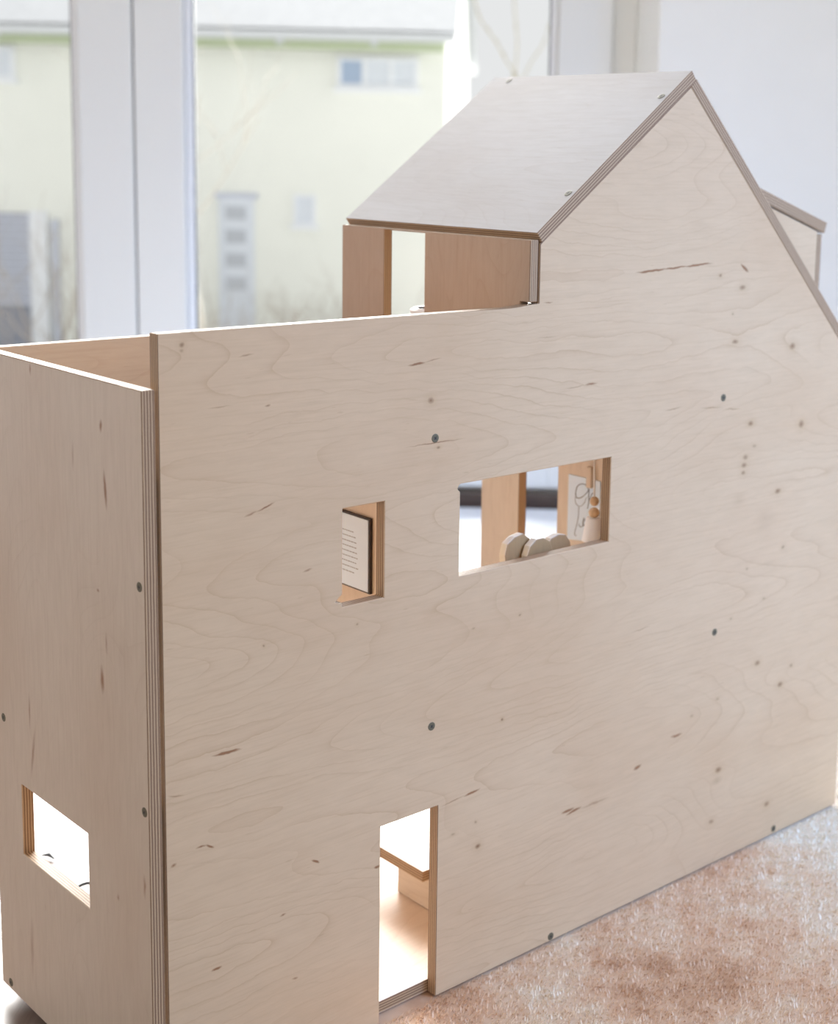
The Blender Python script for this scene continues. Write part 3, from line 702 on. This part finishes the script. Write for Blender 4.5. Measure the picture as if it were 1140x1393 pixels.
win(-10.0, -8.57, 1.82, 2.36, 2, [M_DARKPANE, M_BLIND])
win(-3.93, -3.55, -0.50, 0.02, 1, [M_BLIND], 0.05)
# garage door of slats with a white surround
gf = hb('garage_door', (-11.2, 24.95, -3.3), (-8.40, 25.0, -0.40), plain('dark joints of the garage door', (0.28, 0.30, 0.36), 0.6))
for i in range(13):
    hb('slat', (-11.2, 24.91, -0.52 - i * 0.12), (-8.40, 24.96, -0.43 - i * 0.12), M_GARAGE, gf)
hb('door_surround', (-8.40, 24.90, -3.4), (-8.10, 25.0, -0.36), M_FRAME2)
hb('downpipe', (-8.02, 24.88, -3.4), (-7.92, 24.98, -0.5), M_GARAGE)
# entrance door with glazed bars
ed = hb('entrance_door', (-5.20, 24.94, -3.2), (-4.60, 25.0, -0.06), M_BLIND)
for i in range(4):
    hb('pane', (-5.08, 24.92, -0.42 - i * 0.40), (-4.74, 24.95, -0.20 - i * 0.40), M_DOORPANE, ed)
hb('door_frame', (-5.26, 24.93, -0.07), (-4.54, 25.0, 0.02), M_GARAGE)

# bare trees and bushes
M_BARK = plain('pale bark', (0.50, 0.46, 0.36), 0.9, 0.1)
M_TWIG = plain('brown twigs', (0.36, 0.31, 0.26), 0.9, 0.1)
M_TWIGR = plain('reddish twigs', (0.42, 0.28, 0.26), 0.9, 0.1)
def branch(bm, p, d, L, r, depth, rnd, spread=0.5):
    pts = [p]; q = Vector(p); dd_ = Vector(d).normalized()
    for i in range(4):
        dd_ = (dd_ + Vector((rnd.gauss(0, .12), rnd.gauss(0, .12), rnd.gauss(0.02, .1)))).normalized()
        q = q + dd_ * L / 4; pts.append(q.copy())
    tube(bm, pts, [r, r * .88, r * .76, r * .64, r * .5], 5, depth == 0)
    if depth > 0:
        for k_ in range(rnd.randint(2, 3)):
            at = pts[rnd.choice((2, 3, 4))]
            nd_ = (dd_ + Vector((rnd.gauss(0, spread), rnd.gauss(0, spread), rnd.gauss(.15, spread * .6)))).normalized()
            branch(bm, at, nd_, L * rnd.uniform(.55, .8), r * .58, depth - 1, rnd, spread)
def tree(name, label, cat, base, L, r, depth, seed, mat, lean=(0, 0, 1), spread=.5, group=None, stems=1):
    rnd = random.Random(seed); bm = bmesh.new()
    for s_ in range(stems):
        l_ = Vector(lean) if stems == 1 else Vector((rnd.gauss(0, .35), rnd.gauss(0, .35), 1))
        branch(bm, Vector(base) + Vector((rnd.gauss(0, .15), rnd.gauss(0, .15), 0)) * (stems > 1), l_, L, r, depth, rnd, spread)
    return tag(mesh_obj(name, bm, mat, None, True, tuple(base)), label, cat, group)
# forked sapling right of the neighbour house
bm = bmesh.new()
def P12(r, z, h=12.0): return W(r, h, z)
tube(bm, [P12(-0.02, GZ), P12(-0.05, 0.2), P12(-0.10, 1.25), P12(-0.115, 1.40)], [0.05, 0.04, 0.026, 0.022], 7)
tube(bm, spline([P12(-0.115, 1.40), P12(-0.20, 1.52), P12(-0.26, 1.63), P12(-0.33, 1.72), P12(-0.41, 1.84), P12(-0.47, 2.05)], 3), 0.008, 6)
tube(bm, spline([P12(-0.115, 1.40), P12(-0.10, 1.60), P12(-0.11, 1.75), P12(-0.13, 1.95), P12(-0.14, 2.3)], 3), 0.007, 6)
tube(bm, spline([P12(-0.10, 1.25), P12(0.02, 1.50), P12(0.10, 1.62), P12(0.16, 1.80)], 3), 0.007, 6)
for r0, z0 in ((-0.41, 1.84), (-0.33, 1.72), (-0.26, 1.63), (-0.20, 1.53), (-0.11, 1.75)):
    tube(bm, [P12(r0, z0), P12(r0 - 0.012, z0 + 0.035)], [0.013, 0.006], 6)
tag(mesh_obj('bare_sapling', bm, M_BARK, None, True, tuple(P12(-0.02, GZ))), 'slender forked bare sapling against the white sky beyond the roof', 'tree')
tree('bare_tree', 'bare tree behind the right edge of the broad window post', 'tree', W(-3.35, 14, GZ), 2.6, 0.038, 4, 5, plain('glare-paled twigs', (0.62, 0.585, 0.52), 0.9, 0.1), lean=(0.05, 0.0, 1), spread=.5)  # twig colour paled in place of the outdoor glare
bush = [(-3.75, 20, 1.0, 11, M_TWIG, 'brown bare bush below the entrance door of the green house'),
        (-3.4, 22.5, 0.85, 12, M_TWIG, 'bare bush left of the attic wall, beside the low white window'),
        (-2.05, 14, 0.95, 13, M_TWIGR, 'reddish bare bush just left of the roof eave outside'),
        (-6.1, 19, 1.5, 14, M_TWIG, 'bare bush left of the window post, by the garage'),
        (-1.75, 18, 0.95, 15, M_TWIG, 'bare bush seen through the attic doorway')]
for r, h, L, seed, m, lab in bush:
    tree('bare_bush', lab, 'bush', W(r, h, GZ), L * 1.22, 0.014, 3, seed, m, spread=.55, stems=9)
